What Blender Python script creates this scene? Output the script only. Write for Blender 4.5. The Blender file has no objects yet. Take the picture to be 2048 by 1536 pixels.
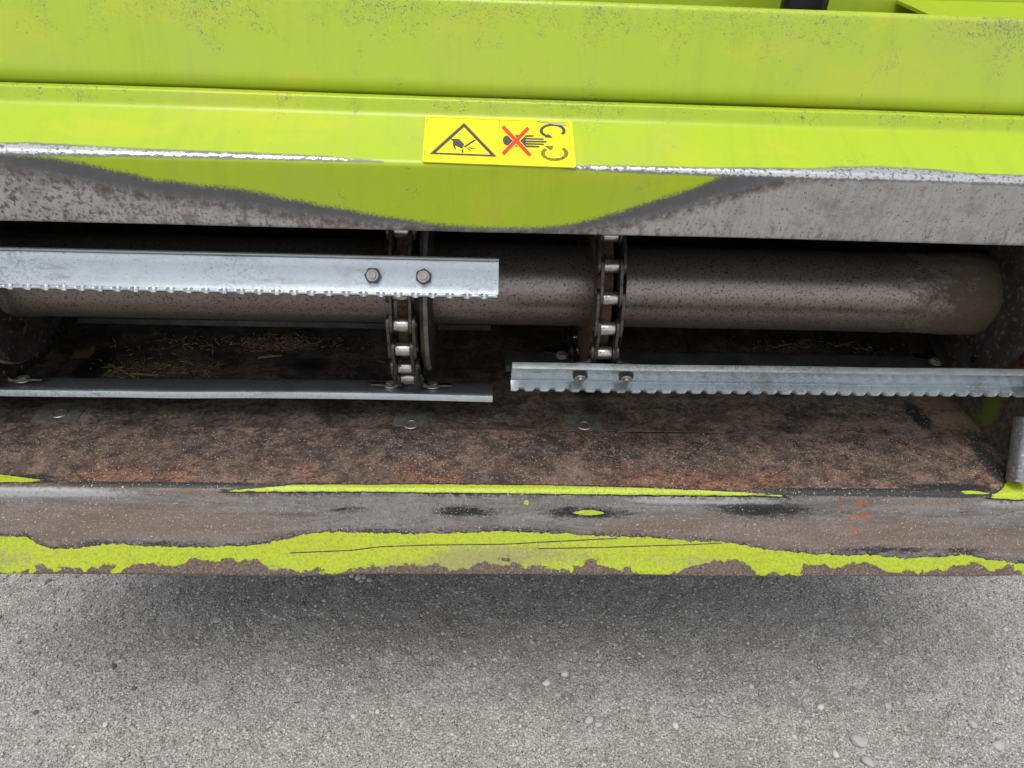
import bpy, bmesh, math, random
import numpy as np
from mathutils import Matrix, Vector
R = math.radians
random.seed(7); rng = np.random.default_rng(7)
scene = bpy.context.scene
col = scene.collection

# ---------------------------------------------------------------- camera
CAM_H = 1.17                      # metres above the ground
YAW, PITCH, ROLL, FPX = R(3.0), R(32.0), R(2.45), 1420.0    # FPX: focal length in photo pixels (2048 wide)
fwd = np.array([math.sin(YAW)*math.cos(PITCH), math.cos(YAW)*math.cos(PITCH), -math.sin(PITCH)])
r0 = np.array([math.cos(YAW), -math.sin(YAW), 0.0]); u0 = np.cross(r0, fwd)
rgt = r0*math.cos(ROLL) + u0*math.sin(ROLL)
upv = -r0*math.sin(ROLL) + u0*math.cos(ROLL)
CAM = np.array([0.0, 0.0, CAM_H])
cam_data = bpy.data.cameras.new('camera'); cam = bpy.data.objects.new('camera', cam_data); col.objects.link(cam)
cam_data.sensor_width = 36; cam_data.lens = FPX/2048*36; cam_data.clip_start = .02; cam_data.clip_end = 500
cam.matrix_world = Matrix(((rgt[0], upv[0], -fwd[0], CAM[0]), (rgt[1], upv[1], -fwd[1], CAM[1]), (rgt[2], upv[2], -fwd[2], CAM[2]), (0, 0, 0, 1)))
scene.camera = cam

# ---------------------------------------------------------------- daylight: overcast sky, weak soft sun
SUN_EL, SUN_AZ = R(70), R(200)    # azimuth measured from +Y clockwise: behind the photographer, a little left
w = bpy.data.worlds.new('World'); scene.world = w; w.use_nodes = True
wn, wl = w.node_tree.nodes, w.node_tree.links
sky = wn.new('ShaderNodeTexSky'); sky.sky_type = 'NISHITA'; sky.sun_disc = False
sky.sun_elevation = SUN_EL; sky.sun_rotation = SUN_AZ; sky.air_density = 1.0; sky.dust_density = 1.5; sky.ozone_density = 1.0
hs = wn.new('ShaderNodeHueSaturation'); hs.inputs['Saturation'].default_value = .22
wl.new(sky.outputs[0], hs.inputs['Color']); wl.new(hs.outputs[0], wn['Background'].inputs[0])
wn['Background'].inputs[1].default_value = .13
sd = bpy.data.lights.new('sun', 'SUN'); sd.energy = 1.5; sd.angle = R(40); sd.color = (1, .97, .93)
sun = bpy.data.objects.new('sun', sd); col.objects.link(sun)
sdir = Vector((math.sin(SUN_AZ)*math.cos(SUN_EL), math.cos(SUN_AZ)*math.cos(SUN_EL), math.sin(SUN_EL)))
sun.rotation_euler = (-sdir).to_track_quat('-Z', 'Y').to_euler(); sun.location = (-1, -2, 5)
scene.view_settings.view_transform = 'Standard'; scene.view_settings.look = 'None'
scene.view_settings.gamma = 1; scene.view_settings.exposure = .70; scene.view_settings.use_curve_mapping = False

# ---------------------------------------------------------------- helpers: pixels to positions
def ray(px, py):
    d = fwd + rgt*((px-1024)/FPX) - upv*((py-768)/FPX)
    return d/np.linalg.norm(d)
def PY(y, Y, x=1024):             # (Y, Z) of the point at depth Y seen at photo row y
    d = ray(x, y); return (Y, CAM_H + Y*d[2]/d[1])
def xat(px, Y, Z):                # world X of the point on the line (Y, Z) parallel to X that is seen at photo column px
    k = (px-1024)/FPX; a, b = rgt - k*fwd, Y
    return -(a[1]*Y + a[2]*(Z-CAM_H))/a[0]
def proj(p):
    d = np.asarray(p) - CAM; z = d@fwd
    return 1024 + FPX*(d@rgt)/z, 768 - FPX*(d@upv)/z
def on_z(px, py, z):              # ray onto a horizontal plane
    d = ray(px, py); t = (z-CAM_H)/d[2]; return CAM + t*d

# ---------------------------------------------------------------- helpers: noise, meshes, objects
def vnoise(x, y, seed=0):
    r = np.random.default_rng(seed).random((256, 256))
    xi, yi = np.floor(x).astype(int), np.floor(y).astype(int)
    fx, fy = x-xi, y-yi; fx = fx*fx*(3-2*fx); fy = fy*fy*(3-2*fy)
    g = lambda a, b: r[a % 256, b % 256]
    return (g(xi, yi)*(1-fx)+g(xi+1, yi)*fx)*(1-fy) + (g(xi, yi+1)*(1-fx)+g(xi+1, yi+1)*fx)*fy - .5
def link(name, me, mat=None, parent=None, smooth=False):
    o = bpy.data.objects.new(name, me); col.objects.link(o)
    if mat is not None and not me.materials: me.materials.append(mat)
    if smooth:
        me.polygons.foreach_set('use_smooth', np.ones(len(me.polygons), bool))
        me.set_sharp_from_angle(angle=R(38))
    if parent is not None:
        o.parent = parent; o.matrix_parent_inverse = pinv(parent)
    return o
def wpos(o):
    m = Matrix.LocRotScale(o.location, o.rotation_euler, o.scale)
    return m if o.parent is None else wpos(o.parent) @ o.matrix_parent_inverse @ m
def pinv(o): return wpos(o).inverted()
def empty(name, loc, parent=None, rx=0.0):
    o = bpy.data.objects.new(name, None); col.objects.link(o); o.empty_display_size = .05
    o.location = loc; o.rotation_euler = (rx, 0, 0)
    if parent is not None: o.parent = parent; o.matrix_parent_inverse = pinv(parent)
    return o
def tag(o, label=None, cat=None, group=None, kind=None):
    for k, v in (('label', label), ('category', cat), ('group', group), ('kind', kind)):
        if v: o[k] = v
    return o
def mesh(name, v, f):
    me = bpy.data.meshes.new(name); me.from_pydata([tuple(map(float, p)) for p in v], [], [tuple(map(int, q)) for q in f]); me.update(); return me
def np_mesh(name, v, f):          # v (n,3), f (m,k) arrays, all faces with k corners
    me = bpy.data.meshes.new(name); k = f.shape[1]
    me.vertices.add(len(v)); me.vertices.foreach_set('co', np.ascontiguousarray(v, np.float32).ravel())
    me.loops.add(f.size); me.loops.foreach_set('vertex_index', np.ascontiguousarray(f, np.int32).ravel())
    me.polygons.add(len(f)); me.polygons.foreach_set('loop_start', np.arange(0, f.size, k, dtype=np.int32))
    me.update(calc_edges=True); me.validate(); return me
def attr(me, name, arr):
    me.attributes.new(name, 'FLOAT', 'POINT').data.foreach_set('value', np.ascontiguousarray(arr, np.float32).ravel())
def bm_mesh(name, bm):
    bmesh.ops.recalc_face_normals(bm, faces=bm.faces); me = bpy.data.meshes.new(name); bm.to_mesh(me); bm.free(); return me
def box_bm(bm, x0, x1, y0, y1, z0, z1, bev=0.0, mat=None):
    m = Matrix.Translation(((x0+x1)/2, (y0+y1)/2, (z0+z1)/2)) @ Matrix.Diagonal((x1-x0, y1-y0, z1-z0, 1))
    r = bmesh.ops.create_cube(bm, size=1, matrix=(mat @ m if mat else m))
    if bev: bmesh.ops.bevel(bm, geom=list({e for v in r['verts'] for e in v.link_edges}), offset=bev, segments=2, affect='EDGES')
def prism_bm(bm, pts, a0, a1, axis='x', bev=0.0):   # polygon pts extruded along an axis; pts are the two other coordinates
    def P(p, a): return {'x': (a, p[0], p[1]), 'y': (p[0], a, p[1]), 'z': (p[0], p[1], a)}[axis]
    lo = [bm.verts.new(P(p, a0)) for p in pts]; hi = [bm.verts.new(P(p, a1)) for p in pts]; n = len(pts)
    fs = [bm.faces.new(lo), bm.faces.new(hi[::-1])] + [bm.faces.new((lo[i], lo[(i+1) % n], hi[(i+1) % n], hi[i])) for i in range(n)]
    if bev: bmesh.ops.bevel(bm, geom=list({e for f in fs[:2] for e in f.edges}), offset=bev, segments=2, affect='EDGES')
def lathe_x(bm, prof, n=32, y=0, z=0):               # prof [(x, r)] revolved about a line parallel to X
    rings = [[bm.verts.new((x, y + r*math.cos(2*math.pi*k/n), z + r*math.sin(2*math.pi*k/n))) for k in range(n)] for x, r in prof]
    for a, b in zip(rings, rings[1:]):
        for k in range(n): bm.faces.new((a[k], a[(k+1) % n], b[(k+1) % n], b[k]))
    bm.faces.new(rings[0]); bm.faces.new(rings[-1][::-1])

def fillet(pts, rad, seg=6):      # round the corners of an open polyline
    out = [np.array(pts[0])]
    for i in range(1, len(pts)-1):
        p, a, b = np.array(pts[i]), np.array(pts[i-1]), np.array(pts[i+1])
        r = rad[i] if hasattr(rad, '__len__') else rad
        if r <= 0: out.append(p); continue
        u, v = (a-p)/np.linalg.norm(a-p), (b-p)/np.linalg.norm(b-p)
        ang = math.acos(max(-1, min(1, u@v))); t = r/math.tan(ang/2)
        t = min(t, .49*np.linalg.norm(a-p), .49*np.linalg.norm(b-p)); r = t*math.tan(ang/2)
        c = p + (u+v)/np.linalg.norm(u+v)*r/math.sin(ang/2)
        s, e = p+u*t-c, p+v*t-c
        for k in range(seg+1):
            q = k/seg; om = math.acos(max(-1, min(1, (s@e)/(r*r))))
            out.append(c + (s*math.sin((1-q)*om)+e*math.sin(q*om))/math.sin(om) if om > 1e-4 else c+s)
    out.append(np.array(pts[-1])); return np.array(out)
def resample(p, step):
    out = [p[0]]
    for a, b in zip(p, p[1:]):
        n = max(1, int(np.linalg.norm(b-a)/step+.999))
        out += [a+(b-a)*k/n for k in range(1, n+1)]
    return np.array(out)
class Sheet:
    """Bent sheet metal: a (Y, Z) profile extruded along X, with per-vertex wear fields."""
    def __init__(s, pts, rad, thick, x0, x1, step=.005, side=1, wob=0.0, nx=None):
        s.p = resample(fillet(pts, rad), step); d = np.gradient(s.p, axis=0); d /= np.linalg.norm(d, axis=1)[:, None]
        s.s = np.r_[0, np.cumsum(np.linalg.norm(np.diff(s.p, axis=0), axis=1))]
        s.nrm = np.c_[-d[:, 1], d[:, 0]]*side; n = len(s.p)
        s.x = np.linspace(x0, x1, nx or int((x1-x0)/step)+1); m = len(s.x)
        X, S = np.meshgrid(s.x, s.s); s.X, s.S = X, S
        outer = np.stack([X, np.repeat(s.p[:, :1], m, 1), np.repeat(s.p[:, 1:], m, 1)], -1)
        if wob:
            h = wob*(vnoise(X*3.1+5, S*6+2, 3)+.6*vnoise(X*7.3, S*9, 4)+.3*vnoise(X*19, S*21, 5))
            outer[..., 1] += h*s.nrm[:, :1]; outer[..., 2] += h*s.nrm[:, 1:]
        inner = outer.copy(); inner[..., 1] -= thick*s.nrm[:, :1]; inner[..., 2] -= thick*s.nrm[:, 1:]
        i, j = np.meshgrid(np.arange(n-1), np.arange(m-1), indexing='ij'); a = (i*m+j).ravel(); N = n*m
        f1 = np.c_[a, a+1, a+m+1, a+m]; f2 = np.c_[a+N, a+m+N, a+m+1+N, a+1+N]
        if side > 0: f1, f2 = f1[:, ::-1], f2[:, ::-1]
        jj = np.arange(m-1); ii = np.arange(n-1)*m
        rim = [np.c_[jj, jj+N, jj+1+N, jj+1], np.c_[(n-1)*m+jj, (n-1)*m+jj+1, (n-1)*m+jj+1+N, (n-1)*m+jj+N],
               np.c_[ii, ii+m, ii+m+N, ii+N], np.c_[ii+m-1, ii+m-1+N, ii+2*m-1+N, ii+2*m-1]]
        s.v = np.concatenate([outer.reshape(-1, 3), inner.reshape(-1, 3)]); s.f = np.concatenate([f1, f2]+rim); s.N = N
    def make(s, name, mat, parent, fields={}):
        me = np_mesh(name, s.v, s.f)
        bm = bmesh.new(); bm.from_mesh(me); bmesh.ops.recalc_face_normals(bm, faces=bm.faces); bm.to_mesh(me); bm.free()
        for k, a in fields.items(): attr(me, k, np.r_[a.ravel(), a.ravel()])
        return link(name, me, mat, parent, True)
    def pix(s, px, py):           # photo pixel -> (X, arc length) on the sheet
        d = ray(px, py); best = None
        for k in range(len(s.p)-1):
            a, b = s.p[k], s.p[k+1]; t = b-a; nn = np.array([-t[1], t[0]])
            den = d[1]*nn[0]+d[2]*nn[1]
            if abs(den) < 1e-9: continue
            tt = ((a[0]-CAM[1])*nn[0]+(a[1]-CAM[2])*nn[1])/den
            h = CAM+tt*d; q = ((h[1]-a[0])*t[0]+(h[2]-a[1])*t[1])/(t@t)
            err = max(0, -q, q-1)*np.linalg.norm(t)
            key = (round(err, 5), tt)
            if tt > 0 and (best is None or key < best[0]): best = (key, h[0], s.s[k]+min(1, max(0, q))*(s.s[k+1]-s.s[k]))
        return best[1], best[2]
    def curve(s, pts):            # boundary drawn through photo pixels -> arc length as a function of X over the grid
        q = np.array([s.pix(*p) for p in pts]); o = np.argsort(q[:, 0]); q = q[o]
        return np.interp(s.X, q[:, 0], q[:, 1]), q[0, 0], q[-1, 0]
    def between(s, up, lo):
        a, x0, x1 = s.curve(up); b, _, _ = s.curve(lo)
        d = np.minimum(s.S-a, b-s.S)
        return np.minimum(d, np.minimum((s.X-x0)*.25+.0005, (x1-s.X)*.25+.0005))
    def blob(s, px, py, rx, ry):  # 1 in the middle of an ellipse (pixels), 0 at its rim, negative outside
        X, S = s.pix(px, py); X2, _ = s.pix(px+rx, py); _, S2 = s.pix(px, py+ry); _, S3 = s.pix(px, py-ry)
        return 1-np.sqrt(((s.X-X)/(X2-X))**2 + ((s.S-S)/max(1e-4, (abs(S2-S3))/2))**2)
    def line(s, pts):
        c, x0, x1 = s.curve(pts); d = s.S-c
        return np.where((s.X > x0) & (s.X < x1), d, .05)

# ---------------------------------------------------------------- materials
class M:
    def __init__(s, name):
        s.m = bpy.data.materials.new(name); s.m.use_nodes = True; s.t = s.m.node_tree; s.b = s.t.nodes['Principled BSDF']; s.vec = None
    def lk(s, a, b): s.t.links.new(a, b)
    def put(s, sock, v):
        if isinstance(v, bpy.types.NodeSocket): s.lk(v, sock)
        elif isinstance(v, tuple) and len(v) == 3 and sock.type == 'RGBA': sock.default_value = (*v, 1)
        else: sock.default_value = v
    def at(s, name):
        n = s.t.nodes.new('ShaderNodeAttribute'); n.attribute_name = name; return n.outputs['Fac']
    def co(s, sc=(1, 1, 1), rot=0.0):
        t = s.t.nodes.new('ShaderNodeTexCoord'); mp = s.t.nodes.new('ShaderNodeMapping'); mp.inputs['Scale'].default_value = sc; mp.inputs['Rotation'].default_value = (0, 0, rot)
        s.lk(t.outputs['Object'], mp.inputs[0]); return mp.outputs[0]
    def noise(s, scale, detail=4, rough=.55, dist=0, sc=(1, 1, 1), rot=0.0):
        n = s.t.nodes.new('ShaderNodeTexNoise'); n.inputs['Scale'].default_value = scale; n.inputs['Detail'].default_value = detail
        n.inputs['Roughness'].default_value = rough; n.inputs['Distortion'].default_value = dist; s.lk(s.co(sc, rot), n.inputs['Vector']); return n.outputs['Fac']
    def vor(s, scale, feature='F1', sc=(1, 1, 1), out='Distance'):
        n = s.t.nodes.new('ShaderNodeTexVoronoi'); n.feature = feature; n.inputs['Scale'].default_value = scale; s.lk(s.co(sc), n.inputs['Vector']); return n.outputs[out]
    def ma(s, op, a, b=0.0, c=0.0):
        n = s.t.nodes.new('ShaderNodeMath'); n.operation = op
        for i, v in enumerate((a, b, c)): s.put(n.inputs[i], v)
        return n.outputs[0]
    def add(s, a, b): return s.ma('ADD', a, b)
    def mul(s, a, b): return s.ma('MULTIPLY', a, b)
    def mad(s, a, b, c): return s.ma('MULTIPLY_ADD', a, b, c)
    def inv(s, a): return s.ma('SUBTRACT', 1.0, a)
    def mx(s, a, b): return s.ma('MAXIMUM', a, b)
    def ss(s, x, lo, hi, a=0.0, b=1.0):
        n = s.t.nodes.new('ShaderNodeMapRange'); n.interpolation_type = 'SMOOTHSTEP'
        for k, v in (('Value', x), ('From Min', lo), ('From Max', hi), ('To Min', a), ('To Max', b)): s.put(n.inputs[k], v)
        return n.outputs[0]
    def mix(s, f, a, b):
        n = s.t.nodes.new('ShaderNodeMix'); n.data_type = 'RGBA'; s.put(n.inputs[0], f); s.put(n.inputs[6], a); s.put(n.inputs[7], b); return n.outputs[2]
    def mixf(s, f, a, b):
        n = s.t.nodes.new('ShaderNodeMix'); n.data_type = 'FLOAT'; s.put(n.inputs[0], f); s.put(n.inputs[2], a); s.put(n.inputs[3], b); return n.outputs[0]
    def out(s, col, rough, metal=0.0, height=None, strength=.4, dist=.001, spec=None, coat=None):
        s.put(s.b.inputs['Base Color'], col); s.put(s.b.inputs['Roughness'], rough); s.put(s.b.inputs['Metallic'], metal)
        if spec is not None: s.put(s.b.inputs['Specular IOR Level'], spec)
        if coat is not None: s.put(s.b.inputs['Coat Weight'], coat); s.b.inputs['Coat Roughness'].default_value = .25
        if height is not None:
            n = s.t.nodes.new('ShaderNodeBump'); n.inputs['Strength'].default_value = strength; n.inputs['Distance'].default_value = dist
            s.lk(height, n.inputs['Height']); s.lk(n.outputs[0], s.b.inputs['Normal'])
        return s.m

LIME, LIME2 = (.355, .475, .014), (.46, .485, .018)
def lime_col(m):                   # sun-bleached lime with repainted, slightly yellower patches
    patch = m.ss(m.noise(1.0, 4, .6, 1.0, (7, 12, 16)), .54, .60)
    c = m.mix(m.mul(patch, .42), LIME, LIME2)
    c = m.mix(m.mul(m.ss(m.noise(1.0, 5, .7, .3, (55, 6, 7)), .48, .72), .30), c, (.25, .33, .02))   # old drip marks
    c = m.mix(m.mul(m.ss(m.noise(5, 6, .7, .4), .46, .70), .30), c, (.36, .37, .10))              # film of dust
    return m.mix(m.mul(m.noise(160, 5, .7), .25), c, (.24, .33, .012))
def chips(m, wear, scale=1.0):     # small flaked spots and cracks; wear raises how many there are
    a = m.noise(310*scale, 3, .6, 1.8); b = m.noise(22*scale, 3, .6)
    thr = m.mad(wear, -.165, .80)
    big = m.ss(m.add(a, m.mul(b, .22)), m.add(thr, .09), m.add(thr, .13))
    crack = m.ss(m.ma('ABSOLUTE', m.ma('SUBTRACT', m.noise(120*scale, 2, .5, 1.2), .5)), .012, .004)
    crack = m.mul(crack, m.ss(m.add(m.noise(30*scale, 3), m.mul(wear, .26)), .64, .74))
    return m.mx(big, crack)
def steel_col(m, lo=(.16, .155, .15), hi=(.34, .335, .33)):
    c = m.mix(m.noise(55, 6, .65, 0, (.5, 1, 1)), lo, hi)
    return m.mix(m.mul(m.ss(m.noise(330, 3, .6), .58, .68), .7), c, (.05, .045, .042))

def mat_lime(name, wear_attr=True):
    m = M(name); w_ = m.at('wear') if wear_attr else .12
    c = lime_col(m); ch = chips(m, w_)
    c = m.mix(m.mul(ch, .85), c, (.13, .125, .09))
    h = m.add(m.mul(ch, -1.0), m.mul(m.noise(180, 3), .12))
    return m.out(c, m.mixf(m.noise(14, 3), .30, .46), 0.0, h, .25, .0006, spec=.5, coat=.18)

def mat_beam():
    m = M('worn_beam_paint')
    comb = m.noise(1.0, 5, .75, .3, (420, 80, 110)); n2 = m.noise(45, 4, .6)
    stip = m.noise(520, 3, .7)
    dl = m.mad(m.ma('SUBTRACT', comb, .5), .008, m.add(m.at('lime'), m.add(m.mul(m.ma('SUBTRACT', n2, .5), .004), m.mul(m.ma('SUBTRACT', stip, .5), .014))))
    lime = m.ss(dl, -.0034, .0036)
    prim = m.ss(m.mad(m.ma('SUBTRACT', n2, .5), .012, m.add(m.at('primer'), m.mul(m.ma('SUBTRACT', stip, .5), .020))), -.013, .009)
    edge = m.ss(m.mad(m.ma('SUBTRACT', m.noise(170, 5, .7), .5), .011, m.at('edge')), -.0006, .0010)
    st = steel_col(m, (.29, .280, .270), (.48, .468, .456))
    st = m.mix(m.mul(m.mul(m.ss(m.noise(200, 4, .65), .50, .60), m.at('speck')), .85), st, (.055, .047, .043))
    st = m.mix(m.mul(m.ss(m.noise(1.0, 4, .7, 0, (260, 60, 24)), .48, .66), .30), st, (.17, .165, .16))
    st = m.mix(m.mul(m.ss(m.noise(24, 5, .7), .5, .7), .45), st, (.17, .125, .10))
    # brown halo where the primer thins out
    halo = m.mul(m.ss(m.at('primer'), -.014, -.002), m.ss(m.at('primer'), .006, -.002))
    st = m.mix(m.mul(halo, m.ss(m.noise(90, 5, .7), .38, .62)), st, (.11, .065, .045))
    # rust bleeding up from the lower edge in narrow streaks
    streak = m.mul(m.ss(m.noise(1.0, 5, .75, .6, (80, 40, 34)), .50, .60), m.ss(m.add(m.at('bottom'), m.mul(m.noise(34, 2), -.05)), .004, -.026))
    st = m.mix(m.mul(streak, .6), st, (.10, .042, .03))
    c = m.mix(prim, st, m.mix(m.noise(70, 4), (.060, .060, .064), (.105, .105, .110)))
    lc = m.mix(chips(m, m.at('wear')), lime_col(m), (.10, .095, .08))
    lime = m.mul(lime, m.inv(m.ss(m.at('edge'), -.004, .001)))
    up = m.at('upper')                       # the upper faces stay painted
    paint = m.mx(lime, up)
    c = m.mix(paint, c, lc)
    rim = m.ss(m.mad(m.ma('SUBTRACT', m.noise(150, 4, .6), .5), .006, m.at('edge')), -.0035, -.0015)
    c = m.mix(m.mul(rim, .6), c, (.13, .13, .135))
    bright = m.mix(m.ss(m.noise(260, 4, .65), .50, .64), (.56, .56, .57), (.17, .16, .155))
    c = m.mix(edge, c, bright)
    bare = m.mul(m.inv(paint), m.inv(prim))
    metal = m.mx(m.mul(bare, .35), m.mul(edge, .8)); rough = m.mixf(paint, .46, .36); rough = m.mixf(edge, rough, .30)
    h = m.add(m.mul(paint, .8), m.mul(m.noise(300, 4), .35))
    return m.out(c, rough, metal, h, .3, .0006)

def mat_sill():
    m = M('worn_sill_steel')
    n1, n2, n3 = m.noise(38, 5, .62), m.noise(160, 5, .65, .5), m.noise(12, 4, .6)
    c0 = lambda x, k: m.mul(m.ma('SUBTRACT', x, .5), k)
    hor = m.noise(1.0, 5, .65, .3, (60, 260, 260))
    # ---- tray part (behind the crest): rust brown, black mill scale, dust
    fine = m.noise(330, 4, .7, .6)
    f = m.add(m.mul(n1, .45), m.add(m.mul(m.noise(1.0, 7, .8, .8, (90, 130, 130), .5), .45), m.mul(m.noise(7, 4, .6, .5), .35)))
    tray = m.mix(m.ss(f, .48, .80), (.036, .028, .025), (.225, .145, .105))
    tray = m.mix(m.mul(m.ss(n3, .42, .62), m.at('red')), tray, m.mix(fine, (.17, .068, .036), (.42, .19, .10)))
    tray = m.mix(m.mul(m.ss(m.add(fine, m.mul(n1, .25)), .70, .78), .7), tray, (.40, .32, .25))
    tray = m.mix(m.mul(m.ss(m.add(m.noise(1.0, 9, .85, .5, (60, 105, 105), .5), m.mul(n3, .22)), .60, .70), .85), tray, (.017, .015, .015))
    tray = m.mix(m.mul(m.ss(m.noise(1.0, 9, .85, .4, (110, 190, 190), .5), .58, .67), .60), tray, (.31, .235, .175))
    tray = m.mix(m.ss(m.add(m.at('dust'), c0(n2, .9)), .35, .65), tray, (.30, .23, .13))
    blk = m.ss(m.add(m.at('scale'), c0(n2, .8)), .30, .55)
    tray = m.mix(blk, tray, m.mix(fine, (.010, .010, .013), (.035, .033, .034)))
    # ---- front face
    st = m.mix(n1, (.14, .132, .124), (.33, .318, .303))
    st = m.mix(m.mul(m.ss(m.noise(1.0, 6, .7, .8, (5, 40, 40)), .44, .64), .7), st, (.12, .10, .085))
    st = m.mix(m.mul(m.ss(m.noise(1.0, 5, .75, .4, (14, 170, 170)), .50, .70), .55), st, (.075, .062, .054))
    st = m.mix(m.mul(m.ss(n2, .50, .66), .65), st, (.17, .135, .115))
    st = m.mix(m.mul(m.ss(m.noise(1.0, 9, .85, .5, (26, 90, 90), .15), .54, .64), .7), st, (.045, .038, .034))
    st = m.mix(m.mul(m.ss(m.noise(1.0, 7, .8, .3, (10, 210, 210)), .58, .66), .45), st, (.46, .445, .43))
    rustw = m.ss(m.add(m.at('rust'), c0(n1, .7)), .25, .60)
    st = m.mix(m.mul(m.mul(rustw, m.ss(fine, .22, .62)), .8), st, m.mix(m.add(m.mul(n2, .5), m.mul(hor, .5)), (.060, .036, .025), (.225, .138, .088)))
    st = m.mix(m.ss(m.add(m.at('black'), c0(m.add(m.mul(hor, .6), m.mul(fine, .4)), 2.4)), .22, .85), st, (.020, .021, .023))
    orange = m.mul(m.ss(m.add(m.at('orange'), c0(n2, 2.2)), .55, .70), 1.0)
    st = m.mix(m.mul(orange, .5), st, (.38, .105, .022))
    face = m.ss(m.at('face'), -.0015, .0015)
    c = m.mix(face, tray, st)
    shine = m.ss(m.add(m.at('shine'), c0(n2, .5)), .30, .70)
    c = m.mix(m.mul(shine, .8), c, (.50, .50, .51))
    # ---- paint left on top of the crest and along the bottom
    dt = m.add(m.at('top_lime'), c0(hor, .005)); db = m.add(m.at('low_lime'), m.add(c0(m.noise(90, 6, .75, .4), .014), c0(n1, .006)))
    for d in (dt, db): c = m.mix(m.mul(m.mul(m.ss(d, -.011, -.001), m.ss(m.add(n2, .02), .42, .62)), m.ss(n3, .36, .56)), c, (.018, .018, .021))
    c = m.mix(m.ss(dt, -.0028, -.0014), c, (.016, .016, .018)); c = m.mix(m.mul(m.ss(db, -.0022, -.0010), m.ss(n1, .40, .55)), c, (.03, .026, .025))
    lime = m.mx(m.ss(dt, -.0004, .0006), m.ss(db, -.0004, .0006))
    lime = m.mx(lime, m.ss(m.add(m.at('spot'), c0(n2, .5)), .10, .20))
    dirt = m.ss(m.add(m.mul(m.at('low_dirt'), 1.1), c0(m.mul(m.add(n2, m.noise(420, 3, .6)), .5), 2.6)), .35, .95)
    lc = m.mix(m.mul(dirt, .75), m.mix(m.mul(m.ss(m.noise(240, 5, .7), .42, .68), .55), (.42, .515, .020), (.20, .23, .03)), (.27, .25, .12))
    lc = m.mix(m.mul(chips(m, .45), .8), lc, (.10, .085, .06))
    c = m.mix(lime, c, lc)
    # flaked brown lumps climbing from the lower edge, scratches
    rag = m.ss(m.add(m.at('ragged'), m.add(c0(m.noise(26, 3, .5, .5), .060), c0(m.noise(130, 5, .7, .3), .020))), -.0004, .0006)
    halo = m.ss(m.add(m.at('ragged'), m.add(c0(m.noise(26, 3, .5, .5), .060), c0(m.noise(130, 5, .7, .3), .020))), -.0022, -.0004)
    c = m.mix(m.mul(halo, .8), c, (.045, .030, .026))
    c = m.mix(rag, c, m.mix(m.ss(fine, .35, .75), (.075, .047, .038), (.245, .185, .15)))
    for k in ('scratch', 'scratch2'):
        sc = m.ss(m.add(m.ma('ABSOLUTE', m.at(k)), c0(n2, .0014)), .0012, .0007); c = m.mix(sc, c, (.09, .075, .06)); lime = m.mul(lime, m.inv(sc))
    # pale chaff dust sticking everywhere
    spk = m.ss(m.add(m.noise(400, 2, .5), m.mul(n3, .10)), .70, .745); c = m.mix(m.mul(spk, .8), c, (.52, .47, .39))
    c = m.mix(m.mul(m.ss(m.noise(380, 3, .65), .57, .66), m.mixf(lime, .55, .30)), c, (.045, .036, .031))
    bare = m.mul(m.mul(face, m.inv(m.mx(lime, rag))), m.inv(rustw))
    metal = m.mx(m.mul(bare, .45), m.mul(shine, .6)); rough = m.mixf(lime, m.mixf(shine, .58, .36), .45)
    h = m.add(m.add(m.mul(lime, .9), m.mul(fine, .9)), m.mul(spk, .8))
    return m.out(c, rough, metal, h, .45, .0007)

def mat_tray():
    m = M('dirty_tray_steel'); n1 = m.noise(18, 5, .62); n2 = m.noise(140, 5, .72, .5); fine = m.noise(320, 4, .7, .5)
    c0 = lambda x, k: m.mul(m.ma('SUBTRACT', x, .5), k)
    f = m.add(m.mul(n1, .6), m.mul(n2, .7))
    c = m.mix(m.ss(f, .48, .84), (.028, .025, .023), (.16, .122, .092))
    c = m.mix(m.mul(m.ss(m.add(fine, m.mul(n1, .3)), .72, .82), .6), c, (.30, .235, .165))
    c = m.mix(m.mul(m.ss(m.noise(1.0, 9, .85, .6, (36, 64, 64), .5), .50, .58), .8), c, (.014, .014, .015))
    c = m.mix(m.mul(m.ss(m.noise(1.0, 9, .85, .4, (80, 130, 130), .5), .57, .66), .55), c, (.26, .20, .145))
    c = m.mix(m.mul(m.ss(m.add(m.at('dust'), c0(m.noise(1.0, 7, .8, .5, (60, 120, 120)), 2.2)), .30, .75), .8), c, m.mix(fine, (.10, .075, .045), (.27, .205, .13)))
    c = m.mix(m.ss(m.add(m.at('scale'), c0(n2, .8)), .25, .55), c, (.013, .014, .017))
    return m.out(c, m.mixf(n1, .45, .75), .15, m.add(fine, n2), .5, .0008)

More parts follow.
